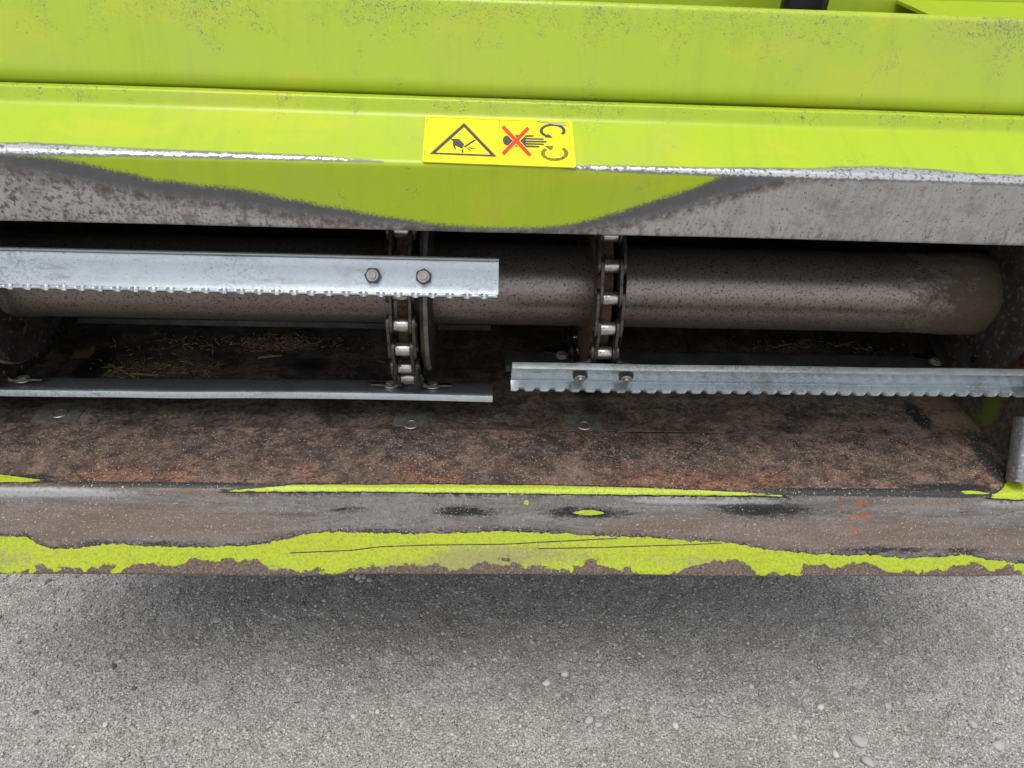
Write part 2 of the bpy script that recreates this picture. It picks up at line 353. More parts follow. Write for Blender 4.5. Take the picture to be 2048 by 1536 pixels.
def mat_galv():
    m = M('galvanised_steel')
    g = m.noise(1.0, 5, .7, 0, (30, 60, 60)); sp = m.vor(220, 'F1', (1, 1, 1), 'Color')
    c = m.mix(g, (.42, .48, .505), (.64, .685, .705)); bw = m.t.nodes.new('ShaderNodeRGBToBW'); m.lk(sp, bw.inputs[0])
    c = m.mix(m.mul(bw.outputs[0], .30), c, (.40, .46, .49))
    thr = m.noise(7, 3, .5)
    c = m.mix(m.mul(m.ss(m.add(m.noise(380, 3, .6), m.mul(thr, .16)), .69, .78), .65), c, (.09, .09, .09))
    c = m.mix(m.mul(m.ss(m.noise(1.0, 5, .7, .3, (18, 70, 70)), .56, .72), .55), c, (.22, .21, .19))
    mott = m.mul(m.ss(m.noise(4, 3, .5), .42, .62), m.ss(m.noise(230, 5, .75), .46, .60))
    c = m.mix(m.mul(mott, .55), c, (.20, .225, .235))
    c = m.mix(m.mul(m.ss(m.noise(14, 6, .7), .56, .72), .45), c, (.26, .235, .20))
    return m.out(c, m.mixf(g, .28, .46), .88, m.noise(420, 3), .12, .0004)

def mat_drum():
    m = M('drum_steel'); n1 = m.noise(30, 5, .65); n2 = m.noise(210, 4, .65, 0, (.7, 1, 1)); fine = m.noise(320, 4, .7)
    c0 = lambda x, k: m.mul(m.ma('SUBTRACT', x, .5), k)
    c = m.mix(n1, (.20, .172, .148), (.30, .262, .23))
    c = m.mix(m.mul(m.ss(fine, .53, .62), .85), c, (.045, .032, .026))
    dust = m.ss(m.add(m.at('dust'), m.add(c0(n1, 1.5), c0(n2, .7))), .45, .85)
    c = m.mix(dust, c, m.mix(fine, (.030, .022, .015), (.13, .098, .062)))
    h = m.add(m.mul(dust, 2.0), m.mul(fine, m.mixf(dust, .2, 1.2)))
    return m.out(c, m.mixf(dust, .33, .85), m.mixf(dust, .75, 0.0), h, .3, .0008)

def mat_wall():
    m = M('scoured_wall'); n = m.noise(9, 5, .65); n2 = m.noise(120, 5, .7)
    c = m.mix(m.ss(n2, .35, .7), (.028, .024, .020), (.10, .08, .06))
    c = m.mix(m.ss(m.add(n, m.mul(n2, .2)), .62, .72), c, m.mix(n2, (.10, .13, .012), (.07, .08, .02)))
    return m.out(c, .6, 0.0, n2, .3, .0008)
def mat_simple(name, a, b, rough, metal=0.0, scale=60, speck=None, h=.15, rs=.1):
    m = M(name); n = m.noise(scale, 5, .65); c = m.mix(m.ss(n, .3, .7), a, b)
    if speck: c = m.mix(m.mul(m.ss(m.noise(scale*4, 3, .6), .57, .66), .8), c, speck)
    return m.out(c, m.mixf(n, rough-rs, rough+rs), metal, m.noise(scale*5, 4), h, .0006)

def mat_ground():
    m = M('gravel_ground'); n1 = m.noise(2.2, 5, .6); n2 = m.noise(26, 6, .7); n3 = m.noise(300, 4, .7); v = m.vor(260); v2 = m.vor(110)
    c = m.mix(n1, (.205, .195, .18), (.295, .283, .264))
    c = m.mix(m.mul(m.ss(m.noise(3.5, 6, .7, .6), .50, .66), .55), c, (.135, .13, .122))
    c = m.mix(m.mul(m.ss(n2, .40, .66), .55), c, (.37, .358, .338))
    c = m.mix(m.mul(m.ss(n3, .48, .64), .85), c, (.62, .605, .58))
    c = m.mix(m.mul(m.ss(m.add(m.noise(330, 3, .65), m.mul(m.noise(40, 4), .2)), .62, .74), .9), c, (.050, .047, .044))
    c = m.mix(m.mul(m.ss(m.noise(7, 5, .7), .54, .68), .45), c, (.185, .152, .125))
    h = m.add(m.mul(n3, .6), m.add(m.mul(m.inv(v), .6), m.mul(m.inv(v2), .7)))
    return m.out(c, .92, 0, h, .8, .003, spec=.25)
def mat_stone(name, a, b):
    m = M(name); n = m.t.nodes.new('ShaderNodeNewGeometry'); c = m.mix(n.outputs['Random Per Island'], a, b)
    c = m.mix(m.mul(m.noise(300, 4, .7), .4), c, a)
    return m.out(c, .85, 0, m.noise(500, 4), .4, .0008, spec=.3)
def plain(name, c, rough, metal=0.0, spec=.5):
    m = M(name); c2 = tuple(x*.8 for x in c)
    return m.out(m.mix(m.noise(90, 4), c2, c), rough, metal, spec=spec)

MAT = dict(wall=mat_wall(), lime=mat_lime('lime_paint'), lime_plain=mat_lime('lime_paint_plain', False), beam=mat_beam(), sill=mat_sill(), tray=mat_tray(), galv=mat_galv(), drum=mat_drum(),
    chain=mat_simple('oily_chain_steel', (.032, .027, .024), (.115, .105, .095), .42, .75, 90, (.11, .06, .035)),
    roller=mat_simple('polished_roller', (.30, .28, .26), (.52, .50, .47), .28, .9, 60, (.13, .075, .045), .08),
    rust=mat_simple('rusty_ring', (.035, .020, .014), (.16, .085, .050), .75, .1, 130, (.22, .17, .11), .5),
    ring=mat_simple('ring_steel', (.14, .125, .11), (.30, .27, .24), .45, .6, 45, (.05, .04, .035)),
    disc=mat_simple('dark_disc', (.020, .017, .016), (.052, .045, .043), .55, .3, 30, (.16, .13, .10)),
    nut=mat_simple('weathered_nut', (.060, .052, .047), (.12, .108, .10), .45, .6, 120, (.07, .05, .04)),
    stud=mat_simple('worn_stud', (.30, .28, .26), (.46, .44, .42), .35, .8, 200, (.10, .08, .07)),
    shaded_dusty=mat_simple('shaded_dusty_slat', (.045, .046, .047), (.10, .10, .098), .6, .35, 25, (.05, .045, .04)),  # dirty deep slats, with the beam's shade also painted into the colour
    boltz=mat_simple('zinc_bolt', (.40, .38, .32), (.60, .58, .52), .38, .7, 100),
    post=mat_simple('grey_post', (.15, .15, .155), (.24, .24, .245), .38, .5, 60, (.45, .43, .38), .1),
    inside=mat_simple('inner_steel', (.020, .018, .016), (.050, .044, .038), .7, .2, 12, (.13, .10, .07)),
    patch=mat_simple('wear_patch', (.075, .078, .074), (.15, .148, .132), .5, .3, 80, (.22, .18, .13)),
    hose=plain('black_hose', (.010, .010, .011), .25, 0.0, .2), ground=mat_ground(),
    gravel=mat_stone('gravel_grains', (.19, .183, .172), (.54, .52, .495)), white=mat_stone('white_pebble', (.42, .405, .375), (.52, .50, .465)),
    grey=mat_stone('grey_pebble', (.30, .295, .285), (.38, .37, .355)), dark=mat_stone('dark_pebble', (.075, .074, .073), (.115, .113, .11)),
    straw=mat_stone('straw', (.10, .062, .025), (.36, .26, .13)), leaf=plain('dry_leaf', (.24, .17, .08), .8),
    yellow=mat_simple('sticker_yellow', (.74, .62, .008), (.88, .75, .006), .36, 0, 40, None, .1), ink=mat_simple('sticker_ink', (.028, .028, .03), (.05, .05, .052), .45, 0, 300, (.12, .11, .02), .05),
    fade=mat_simple('faded_ink', (.035, .035, .03), (.25, .22, .01), .45, 0, 420, (.60, .52, .005), .05), red=plain('sticker_red', (.72, .035, .015), .4),
    hair=plain('sticker_line', (.20, .175, .01), .5), tape=plain('scuffed_film', (.42, .38, .20), .6))

# ================================================================ layout of the machine (metres)
FLOOR_SLOPE = math.tan(R(3))
AX_Y, AX_Z = PY(568, .981)                          # axis of the front drum
FLOOR_Z = AX_Z - .203
def floor_z(Y): return FLOOR_Z + (Y-.981)*FLOOR_SLOPE
def on_floor(y):                                    # (Y, Z) where photo row y meets the floor
    d = ray(1024, y); Y = (FLOOR_Z - .981*FLOOR_SLOPE - CAM_H)/(d[2]/d[1]-FLOOR_SLOPE); return (Y, floor_z(Y))
J, CREST = on_floor(862), on_floor(980)
SILL_B = PY(1152, CREST[0]-.040)
BEAM_B, BEAM_F = PY(468, .766), PY(331, .757)
s63 = math.tan(R(27)); d_ = ray(1024, 236); Yc_ = (BEAM_F[1]-s63*BEAM_F[0]-CAM_H)/(d_[2]/d_[1]-s63)
BEAM_C = PY(236, Yc_); BEAM_T = PY(203, Yc_+.004)
XL, XR = -.86, .92
WALL_L, WALL_R = -.80, .805
# ================================================================ the ground
gx = np.r_[-60, -25, -10, -5, -3, -2.2, -1.8, np.arange(-1.5, 1.6, .0045), 1.9, 2.3, 3, 5, 10, 25, 60]
gy = np.r_[-60, -25, -10, -5, -2.5, -1.2, -.5, 0, .3, .45, np.arange(.55, 1.75, .0045), 1.9, 2.2, 2.7, 3.5, 5, 10, 25, 60]
GX, GY = np.meshgrid(gx, gy)
def ground_h(x, y):
    return (.016*vnoise(x*2.3, y*2.3, 11) + .010*vnoise(x*7, y*7, 12) + .006*vnoise(x*21, y*21, 13) + .0042*vnoise(x*63, y*63, 14) + .003*vnoise(x*150, y*150, 15))
gv = np.stack([GX, GY, ground_h(GX, GY)], -1).reshape(-1, 3); m_ = len(gx)
i, j = np.meshgrid(np.arange(len(gy)-1), np.arange(m_-1), indexing='ij'); a = (i*m_+j).ravel()
ground = tag(link('ground', np_mesh('ground', gv, np.c_[a, a+1, a+m_+1, a+m_]), MAT['ground'], None, False), 'compacted grey gravel ground under the machine', 'ground', kind='structure')
ground.data.polygons.foreach_set('use_smooth', np.ones(len(ground.data.polygons), bool))

def ico(sub=1):
    bm = bmesh.new(); bmesh.ops.create_icosphere(bm, subdivisions=sub, radius=1); v = np.array([p.co for p in bm.verts]); f = np.array([[q.index for q in p.verts] for p in bm.faces]); bm.free(); return v, f
def scatter_grains(name, n, mat, label, xr, yr, zfun, rmin, rmax, flat=.62, bury=.25, pw=2.6):
    v0, f0 = ico(1); x, y = rng.uniform(*xr, n), rng.uniform(*yr, n)
    rad = rmin + (rmax-rmin)*rng.random(n)**pw; z = zfun(x, y)
    V = v0[None]*(1+rng.uniform(-.28, .28, (n, len(v0), 1)))*np.stack([rng.uniform(.7, 1.3, n), rng.uniform(.7, 1.2, n), np.full(n, flat)], -1)[:, None]
    t = rng.uniform(0, 6.283, n); c, s = np.cos(t)[:, None], np.sin(t)[:, None]
    V = np.stack([V[..., 0]*c-V[..., 1]*s, V[..., 0]*s+V[..., 1]*c, V[..., 2]], -1)*rad[:, None, None]
    V += np.stack([x, y, z+rad*(flat-bury)*.6], -1)[:, None]
    F = f0[None]+(np.arange(n)*len(v0))[:, None, None]
    return tag(link(name, np_mesh(name, V.reshape(-1, 3), F.reshape(-1, 3)), mat), label, 'gravel', kind='stuff')
scatter_grains('gravel', 90000, MAT['gravel'], 'loose grey gravel grains strewn over the ground', (-1.25, 1.4), (.58, 1.6), ground_h, .0007, .0042, pw=5.0)

def pebble(px, py, size, mat, label, group, seed):
    p = on_z(px, py, 0.0); p[2] = ground_h(np.array([p[0]]), np.array([p[1]]))[0]
    bm = bmesh.new(); bmesh.ops.create_icosphere(bm, subdivisions=2, radius=1); rr = random.Random(seed)
    cuts = [(Vector((rr.gauss(0, 1), rr.gauss(0, 1), rr.gauss(0, 1))).normalized(), rr.uniform(.62, .9)) for _ in range(9)]
    for v in bm.verts:
        for n, d in cuts:
            k = v.co.dot(n)-d
            if k > 0: v.co -= n*k*.9
        v.co = Vector((v.co.x*rr.uniform(.96, 1.04)*1.15, v.co.y*.9, v.co.z*.62))*size
    me = bm_mesh('pebble', bm); o = link('pebble', me, mat, None, True)
    o.location = (p[0], p[1], p[2]+size*.34); o.rotation_euler = (rr.uniform(-.2, .2), rr.uniform(-.2, .2), rr.uniform(0, 6.28))
    return tag(o, label, 'pebble', group)
k = 0
for px, py, s in ((1130, 1347, .0075), (1093, 1367, .0075), (1641, 1414, .007), (580, 1365, .006), (1672, 1508, .007), (1352, 1449, .007), (1503, 1373, .005), (707, 1434, .005), (755, 1425, .005), (1768, 1287, .005), (2010, 1260, .005), (1588, 1473, .005), (212, 1452, .005), (1780, 1188, .005), (704, 1156, .006), (716, 1160, .007), (728, 1157, .006), (738, 1163, .006), (722, 1166, .005)):
    pebble(px, py, s, MAT['white'], 'small white pebble lying loose on the grey gravel', 'white pebbles on the gravel', 100+k); k += 1
for px, py, s in ((99, 1163, .006), (607, 1215, .007), (230, 1337, .005), (42, 1290, .005), (268, 1377, .005), (73, 1427, .005)):
    pebble(px, py, s, MAT['dark'], 'small near black pebble lying loose on the pale gravel', 'dark pebbles on the gravel', 200+k); k += 1
for px, py, s in ((1995, 1494, .010), (1943, 1453, .009), (1197, 1449, .007), (1178, 1443, .007), (1775, 1413, .008), (435, 1244, .008), (1115, 1392, .006), (1735, 1525, .010)):
    pebble(px, py, s, MAT['grey'], 'small mid grey angular pebble lying loose on the gravel', 'grey pebbles on the gravel', 300+k); k += 1
pebble(1717, 1482, .014, MAT['grey'], 'largest grey angular stone on the gravel, clearly bigger than the pebbles round it', None, 400)

# ================================================================ feeder housing
house = tag(empty('feeder_housing', (0, .8, floor_z(.8))), 'lime green harvester intake housing with worn steel beam above and scraped sill below', 'harvester intake')
# ---- cross beam over the opening
beam = Sheet([(BEAM_B[0]+.030, BEAM_B[1]+.004), BEAM_B, BEAM_F, BEAM_C, BEAM_T, (BEAM_T[0]+.010, BEAM_T[1]+.001)], [0, .004, .0075, .010, .003, 0], .004, XL, XR, .005, wob=.0012)
fold_s = beam.pix(1024, 331)[1]
low = [(-60, 300), (95, 314), (150, 324), (200, 334), (300, 357), (400, 371), (480, 377), (560, 394), (640, 411), (700, 420), (760, 432), (850, 445), (930, 452), (1000, 456), (1080, 455), (1150, 447), (1200, 435), (1260, 418), (1310, 400), (1360, 385), (1400, 370), (1445, 352), (1600, 330)]
prm = [(-60, 322), (0, 333), (60, 345), (130, 358), (200, 372), (280, 385), (360, 396), (450, 406), (540, 421), (620, 432), (700, 442), (800, 452), (900, 459), (1000, 463), (1100, 462), (1180, 457), (1230, 450), (1290, 437), (1350, 422), (1400, 407), (1450, 392), (1500, 376), (1560, 362), (1620, 350), (2100, 340)]
lb, _, _ = beam.curve(low); pb, _, _ = beam.curve(prm)
beam_lime = beam.S - lb                     # arc length grows upwards from the lower edge
e_up = [(-60, 284), (0, 287), (60, 286), (150, 291), (280, 298), (400, 303), (520, 307), (640, 312), (720, 318), (770, 324), (1120, 334), (1150, 331), (1250, 332), (1400, 335), (1500, 336), (1600, 338), (1700, 334), (1760, 333), (1850, 338), (1950, 347), (2048, 351), (2100, 352)]
e_lo = [(-60, 306), (0, 309), (300, 313), (520, 318), (640, 321), (720, 323), (770, 324), (1120, 334), (1150, 339), (1250, 344), (1400, 350), (1500, 354), (1600, 358), (1760, 362), (1850, 364), (1950, 368), (2048, 372), (2100, 374)]
eu, _, _ = beam.curve([(x, y+2) for x, y in e_up]); el, _, _ = beam.curve([(x, y-3) for x, y in e_lo])
edge = np.minimum(eu-beam.S, beam.S-el)
edge = np.where((beam.X > beam.pix(775, 325)[0]) & (beam.X < beam.pix(1118, 334)[0]), -.02, edge)
top_s = beam.s[-1]
wear = np.clip(1.15-(top_s-beam.S)/.032, 0, 1)*(.5+.9*np.clip(vnoise(beam.X*9, beam.S*4, 21)+.45, 0, 1)) + .10
beam.make('cross_beam', MAT['beam'], house, dict(lime=beam_lime, primer=beam.S-pb, edge=edge, bottom=beam.S-.030, speck=np.clip(.15-beam.X*1.6, .12, 1), upper=np.clip((beam.S-np.maximum(eu, fold_s))/.001, 0, 1), wear=wear))
# ---- sill: front of the tray, rounded crest, worn face
SX0, SX1 = XL, XR
sill = Sheet([(J[0]+.004, J[1]), CREST, SILL_B, (SILL_B[0]+.018, SILL_B[1]-.003)], [0, .011, .004, 0], .005, SX0, SX1, .0045, side=-1, wob=.0045)
crest_s = sill.curve([(0, 974), (500, 978), (1000, 984), (1500, 991), (2048, 998)])[0]
t1 = sill.between([(455, 981), (520, 976), (600, 970), (750, 967), (900, 967), (1100, 970), (1300, 976), (1450, 983), (1560, 990)], [(455, 983), (700, 983), (900, 986), (1100, 988), (1300, 990), (1560, 992)])
t2 = sill.between([(-80, 938), (0, 949), (50, 956), (105, 963)], [(-80, 966), (0, 965), (105, 964)])
t3 = sill.between([(1925, 982), (1945, 981), (1975, 985)], [(1925, 988), (1950, 988), (1975, 987)])
t4 = sill.between([(1985, 992), (2005, 978), (2015, 958), (2040, 962), (2060, 965)], [(1985, 996), (2005, 998), (2030, 1001), (2060, 999)])
upc = [(-80, 1075), (0, 1073), (50, 1072), (75, 1088), (105, 1099), (150, 1097), (200, 1089), (250, 1088), (300, 1092), (400, 1094), (500, 1090), (560, 1080), (610, 1068), (680, 1063), (760, 1067), (850, 1068), (950, 1066), (1000, 1063), (1080, 1065), (1150, 1069), (1200, 1072), (1300, 1076), (1400, 1082), (1480, 1088), (1530, 1098), (1600, 1105), (1680, 1111), (1750, 1110), (1800, 1117), (1870, 1114), (1930, 1110), (1980, 1120), (2048, 1128), (2100, 1130)]
dlow = sill.S - sill.curve(upc)[0]
rag = sill.S - sill.curve([(-50, 1146), (100, 1140), (330, 1126), (430, 1122), (520, 1124), (620, 1146), (700, 1140), (860, 1128), (900, 1146), (960, 1128), (1050, 1126), (1100, 1136), (1200, 1134), (1330, 1146), (1410, 1120), (1470, 1130), (1530, 1150), (1620, 1138), (1700, 1128), (1760, 1146), (1850, 1142), (1950, 1134), (2048, 1146)])[0]
mxb = lambda L: np.max([sill.blob(*q) for q in L], axis=0)
gauss = lambda L: np.max([np.exp(-np.clip(1-sill.blob(*q[:4]), 0, 9)**2)*(q[4] if len(q) > 4 else 1) for q in L], axis=0)
below = np.clip((sill.S-crest_s)/.004, 0, 1)
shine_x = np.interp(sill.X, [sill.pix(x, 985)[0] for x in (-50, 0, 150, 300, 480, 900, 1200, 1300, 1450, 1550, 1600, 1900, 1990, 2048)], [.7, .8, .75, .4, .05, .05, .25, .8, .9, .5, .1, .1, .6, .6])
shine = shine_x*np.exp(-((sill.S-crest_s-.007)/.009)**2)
rust = gauss([(250, 1045, 330, 36, .9), (120, 1085, 120, 12), (640, 1075, 200, 22, .6), (1430, 1062, 220, 30, 1.1), (1600, 1080, 200, 22, .9), (900, 1060, 120, 10, .5), (1800, 1070, 200, 36, .6), (2000, 1090, 120, 30, .8), (1850, 1005, 120, 6, .9), (1050, 990, 60, 4, .8), (420, 985, 200, 8, .6)]) + .10
black = gauss([(930, 1024, 75, 10), (1175, 1026, 100, 13), (1530, 1020, 110, 17), (1470, 1008, 90, 10, .8), (690, 1020, 60, 9, .7), (200, 1088, 60, 9, .7), (330, 1086, 90, 8, .6), (1760, 1100, 130, 9, .8), (1930, 1102, 60, 9, .8), (1250, 1080, 200, 6, .5), (760, 1064, 80, 5, .6), (1440, 1000, 40, 4, .5)])
spot = np.maximum(mxb([(1177, 1026, 38, 6)]), mxb([(1053, 1006, 7, 6), (245, 974, 4, 3)]))
orange = gauss([(1725, 1010, 32, 8), (1720, 1035, 40, 14, .9), (1683, 1010, 6, 30, .8), (1705, 1062, 25, 16, .7), (1560, 998, 24, 5, .7), (1670, 935, 8, 22, .9), (535, 882, 6, 8, .9), (1820, 898, 8, 5, 1), (1500, 960, 200, 6, .35)])
scale = gauss([(1985, 930, 22, 60, .9), (1900, 975, 110, 10, .9), (1700, 981, 200, 6, .9), (300, 971, 240, 5, .9), (60, 955, 70, 7, .8), (1560, 900, 60, 14, .3), (1960, 880, 50, 12, .6), (1300, 880, 300, 12, .25), (2035, 965, 26, 22, .5)])
win = np.interp(sill.X, [sill.pix(x, 975)[0] for x in (-60, 90, 150, 430, 540, 600, 1480, 1560, 1930, 1985)], [0, 0, .9, .9, .5, 0, 0, .9, .9, 0])
scale = np.maximum(scale, win*np.exp(-((crest_s-.0050-sill.S)/.0050)**2))
dust = gauss([(2010, 900, 20, 60, .8), (2000, 975, 30, 8, 1.0), (1240, 905, 130, 18, .35), (800, 866, 900, 3, .3)])
red = np.clip(1-(crest_s-sill.S)/.075, 0, 1)**1.1*(.6+.5*np.exp(-((sill.X-.05)/.5)**2))
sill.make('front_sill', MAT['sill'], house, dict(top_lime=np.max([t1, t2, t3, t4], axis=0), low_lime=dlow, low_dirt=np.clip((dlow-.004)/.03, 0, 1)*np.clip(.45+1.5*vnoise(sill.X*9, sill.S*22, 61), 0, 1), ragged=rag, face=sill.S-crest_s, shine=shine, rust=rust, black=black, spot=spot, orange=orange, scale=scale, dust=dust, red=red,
    scratch=sill.line([(575, 1105), (700, 1101), (760, 1094), (850, 1091), (1000, 1089), (1100, 1084), (1235, 1077)]), scratch2=sill.line([(1075, 1098), (1250, 1094), (1350, 1091), (1450, 1086)])))
# ---- rear tray floor, a thin overlapping sheet
YB = 2.3
tray = Sheet([(J[0], J[1]+.0035), (YB, floor_z(YB)+.0035)], 0, .0025, WALL_L, WALL_R, .006, nx=255)
tg = lambda L: np.max([np.exp(-np.clip(1-tray.blob(*q[:4]), 0, 9)**2)*(q[4] if len(q) > 4 else 1) for q in L], axis=0)
tdust = tg([(1930, 840, 110, 26, .9), (1750, 850, 170, 14, .6), (1900, 800, 100, 24, .8), (1250, 800, 250, 8, .55), (330, 735, 90, 24, .7), (560, 690, 90, 14, .6), (1590, 690, 90, 14, .6), (1400, 845, 160, 14, .5), (60, 800, 200, 20, .3), (600, 830, 900, 30, .16)])
tscale = tg([(190, 730, 36, 40, .9), (1835, 830, 22, 34, .8), (250, 700, 60, 14, .5), (1440, 840, 60, 16, .4), (620, 730, 60, 20, .6), (1180, 820, 30, 16, .4)])
tray.make('tray_floor', MAT['tray'], house, dict(dust=tdust, scale=tscale))
# ---- side walls, roof, back and underside
roof_z = lambda Y: BEAM_T[1]-.006 + max(0, Y-1.0)*.18
def wall(x0, x1, name, mat):
    bm = bmesh.new()
    prism_bm(bm, [(CREST[0]+.012, CREST[1]-.14), (CREST[0]+.02, CREST[1]+.02), (.815, BEAM_B[1]+.01), (.835, roof_z(.8)), (YB, roof_z(YB)), (YB, floor_z(YB)-.06), (1.2, floor_z(1.2)-.09)], x0, x1)
    return link(name, bm_mesh(name, bm), mat, house)
wall(WALL_R, WALL_R+.006, 'side_wall', MAT['wall']); wall(WALL_L-.006, WALL_L, 'side_wall', MAT['wall'])
def slab(name, pts, mat, x0=WALL_L-.006, x1=WALL_R+.006):
    bm = bmesh.new(); prism_bm(bm, pts, x0, x1); return link(name, bm_mesh(name, bm), mat, house)
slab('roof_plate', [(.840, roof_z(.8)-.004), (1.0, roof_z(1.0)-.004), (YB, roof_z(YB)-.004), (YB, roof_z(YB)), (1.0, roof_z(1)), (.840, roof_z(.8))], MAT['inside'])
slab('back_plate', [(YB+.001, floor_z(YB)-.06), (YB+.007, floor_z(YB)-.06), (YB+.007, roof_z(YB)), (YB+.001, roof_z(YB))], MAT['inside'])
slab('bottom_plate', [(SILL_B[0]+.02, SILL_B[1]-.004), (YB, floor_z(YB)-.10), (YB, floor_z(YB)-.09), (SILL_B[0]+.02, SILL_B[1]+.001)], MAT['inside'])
# ---- wear patches with countersunk screws on the tray
for px, py, wx, wy in ((120, 828, 44, 22), (822, 850, 36, 20), (1168, 852, 38, 20)):
    d = ray(px, py); t = (FLOOR_Z-.981*FLOOR_SLOPE+.0035-CAM_H+CAM[1]*FLOOR_SLOPE)/(d[2]-FLOOR_SLOPE*d[1]); c = CAM+t*d
    sx = wx/FPX*np.dot(c-CAM, fwd); sy = .030
    top = lambda Y: floor_z(Y)+.0035
    bm = bmesh.new(); n = 5; rr = random.Random(px)
    y0 = J[0]+.003
    pts = [(c[0]-sx, y0), (c[0]+sx, y0), (c[0]+sx*.93, c[1]+sy*.6), (c[0]+sx*.55, c[1]+sy*(.75+.2*rr.random())), (c[0]-sx*.2, c[1]+sy*.95), (c[0]-sx*.95, c[1]+sy*(.7+.3*rr.random()))]
    lo = [bm.verts.new((x, y, top(y)+.0002)) for x, y in pts]; hi = [bm.verts.new((x, y, top(y)+.0016)) for x, y in pts]
    bm.faces.new(hi); [bm.faces.new((lo[q], lo[(q+1) % 6], hi[(q+1) % 6], hi[q])) for q in range(6)]
    pl = link('wear_plate', bm_mesh('wear_plate', bm), MAT['patch'], house)
    bm = bmesh.new(); q = 24; prof = [(.0125, .0017), (.0115, .0030), (.0085, .0030), (.0070, .0018), (.0040, .0012)]
    rings = [[bm.verts.new((r*math.cos(6.2832*i/q), r*math.sin(6.2832*i/q), h)) for i in range(q)] for r, h in prof]
    for A, B in zip(rings, rings[1:]): [bm.faces.new((A[i], A[(i+1) % q], B[(i+1) % q], B[i])) for i in range(q)]
    bm.faces.new(rings[-1]); o = link('screw', bm_mesh('screw', bm), MAT['stud'], pl, True)
    o.location = (c[0], c[1], top(c[1])-.0003)
# ---- upright guide post in the right corner
b0, b1 = ray(2036, 958), ray(2052, 836)
Yp = CREST[0]+.018; p0 = CAM+b0*(Yp/b0[1]); p1 = CAM+b1*((Yp+.05)/b1[1])
bm = bmesh.new(); n = 14; hw = .0125
ax = Vector(p1-p0).normalized(); sx = Vector((1, 0, 0)); sx = (sx-ax*sx.dot(ax)).normalized(); sy = ax.cross(sx)
sec = [(hw*math.copysign(abs(math.cos(2*math.pi*k/n))**.7, math.cos(2*math.pi*k/n)), .016*math.copysign(abs(math.sin(2*math.pi*k/n))**.7, math.sin(2*math.pi*k/n))) for k in range(n)]
ends = [[bm.verts.new(Vector(p)+sx*a_+sy*b_) for a_, b_ in sec] for p in (p0-(p1-p0)*.05, p1)]
[bm.faces.new((ends[0][k], ends[0][(k+1) % n], ends[1][(k+1) % n], ends[1][k])) for k in range(n)]; bm.faces.new(ends[0]); bm.faces.new(ends[1])
link('guide_post', bm_mesh('guide_post', bm), MAT['post'], house, True)
# ---- short lugs hanging in the dark under the roof
for px, py, lean in ((68, 452, .02), (1168, 490, 0), (1895, 508, -.02)):
    d = ray(px, py); c = CAM+d*(1.13/d[1]); bm = bmesh.new()
    prism_bm(bm, [(c[0]-.013+lean, c[2]+.12), (c[0]-.011, c[2]-.012), (c[0]+.011, c[2]-.012), (c[0]+.013+lean, c[2]+.12)], c[1], c[1]+.006, 'y')
    bm2 = bm_mesh('roof_lug', bm); link('roof_lug', bm2, MAT['nut'], house)

# ---- warning sticker on the sloping face of the beam
PN = np.array([0, -math.sin(R(27)), math.cos(R(27))]); PO = np.array([0, (BEAM_F[0]+BEAM_C[0])/2, (BEAM_F[1]+BEAM_C[1])/2])
def stick(zx, zy, off=.0):                           # a point of the sticker (coordinates of its enlarged photo) on the beam's slope
    d = ray(830+zx/6.0235, 220+zy/6.0235); o = PO+PN*(.0012+off); t = ((o-CAM)@PN)/(d@PN); return CAM+t*d
def flat(name, polys, mat, parent, off, thick=0.0):
    bm = bmesh.new()
    for poly in polys:
        vs = [bm.verts.new(stick(x, y, off)) for x, y in poly]; f = bm.faces.new(vs)
        f.normal_update()
        if f.normal.dot(Vector(PN)) < 0: f.normal_flip()
        if thick:
            lo = [bm.verts.new(Vector(stick(x, y, off))-Vector(PN)*thick) for x, y in poly]; n = len(vs)
            [bm.faces.new((vs[i], vs[(i+1) % n], lo[(i+1) % n], lo[i])) for i in range(n)]
    bmesh.ops.triangulate(bm, faces=[f for f in bm.faces if len(f.verts) > 4])
    me = bpy.data.meshes.new(name); bm.to_mesh(me); bm.free(); return link(name, me, mat, parent)
def rounded(c, rad=34, n=5):
    out = []; L = len(c)
    for i in range(L):
        p, a, b = np.array(c[i], float), np.array(c[i-1], float), np.array(c[(i+1) % L], float)
        u, v = (a-p)/np.linalg.norm(a-p), (b-p)/np.linalg.norm(b-p)
        for k in range(n+1):
            q = k/n; out.append(tuple(p+u*rad*(1-q)**2+v*rad*q**2))
    return out
def strip(pts, wd, taper=0):                         # polyline -> ribbon polygons
    out = []
    for (x0, y0), (x1, y1) in zip(pts, pts[1:]):
        L = math.hypot(x1-x0, y1-y0); nx, ny = -(y1-y0)/L*wd/2, (x1-x0)/L*wd/2
        out.append([(x0+nx, y0+ny), (x1+nx, y1+ny), (x1-nx, y1-ny), (x0-nx, y0-ny)])
    return out
def arc(cx, cy, rx, ry, a0, a1, wd, n=22, tilt=0):
    def P(a, k): return (cx+(rx+k)*math.cos(a)+tilt*math.sin(a), cy+(ry+k*.62)*math.sin(a))
    A = [R(a0+(a1-a0)*i/n) for i in range(n+1)]
    return [[P(A[i], wd/2), P(A[i+1], wd/2), P(A[i+1], -wd/2), P(A[i], -wd/2)] for i in range(n)]
sticker = flat('warning_sticker', [rounded([(128, 64), (1890, 122), (1940, 692), (86, 622)])], MAT['yellow'], house, .0, .0011)
sticker['label'] = 'yellow rectangular hand injury warning sticker on the beam'
T0, T1, T2 = (592, 142), (160, 532), (1000, 566)
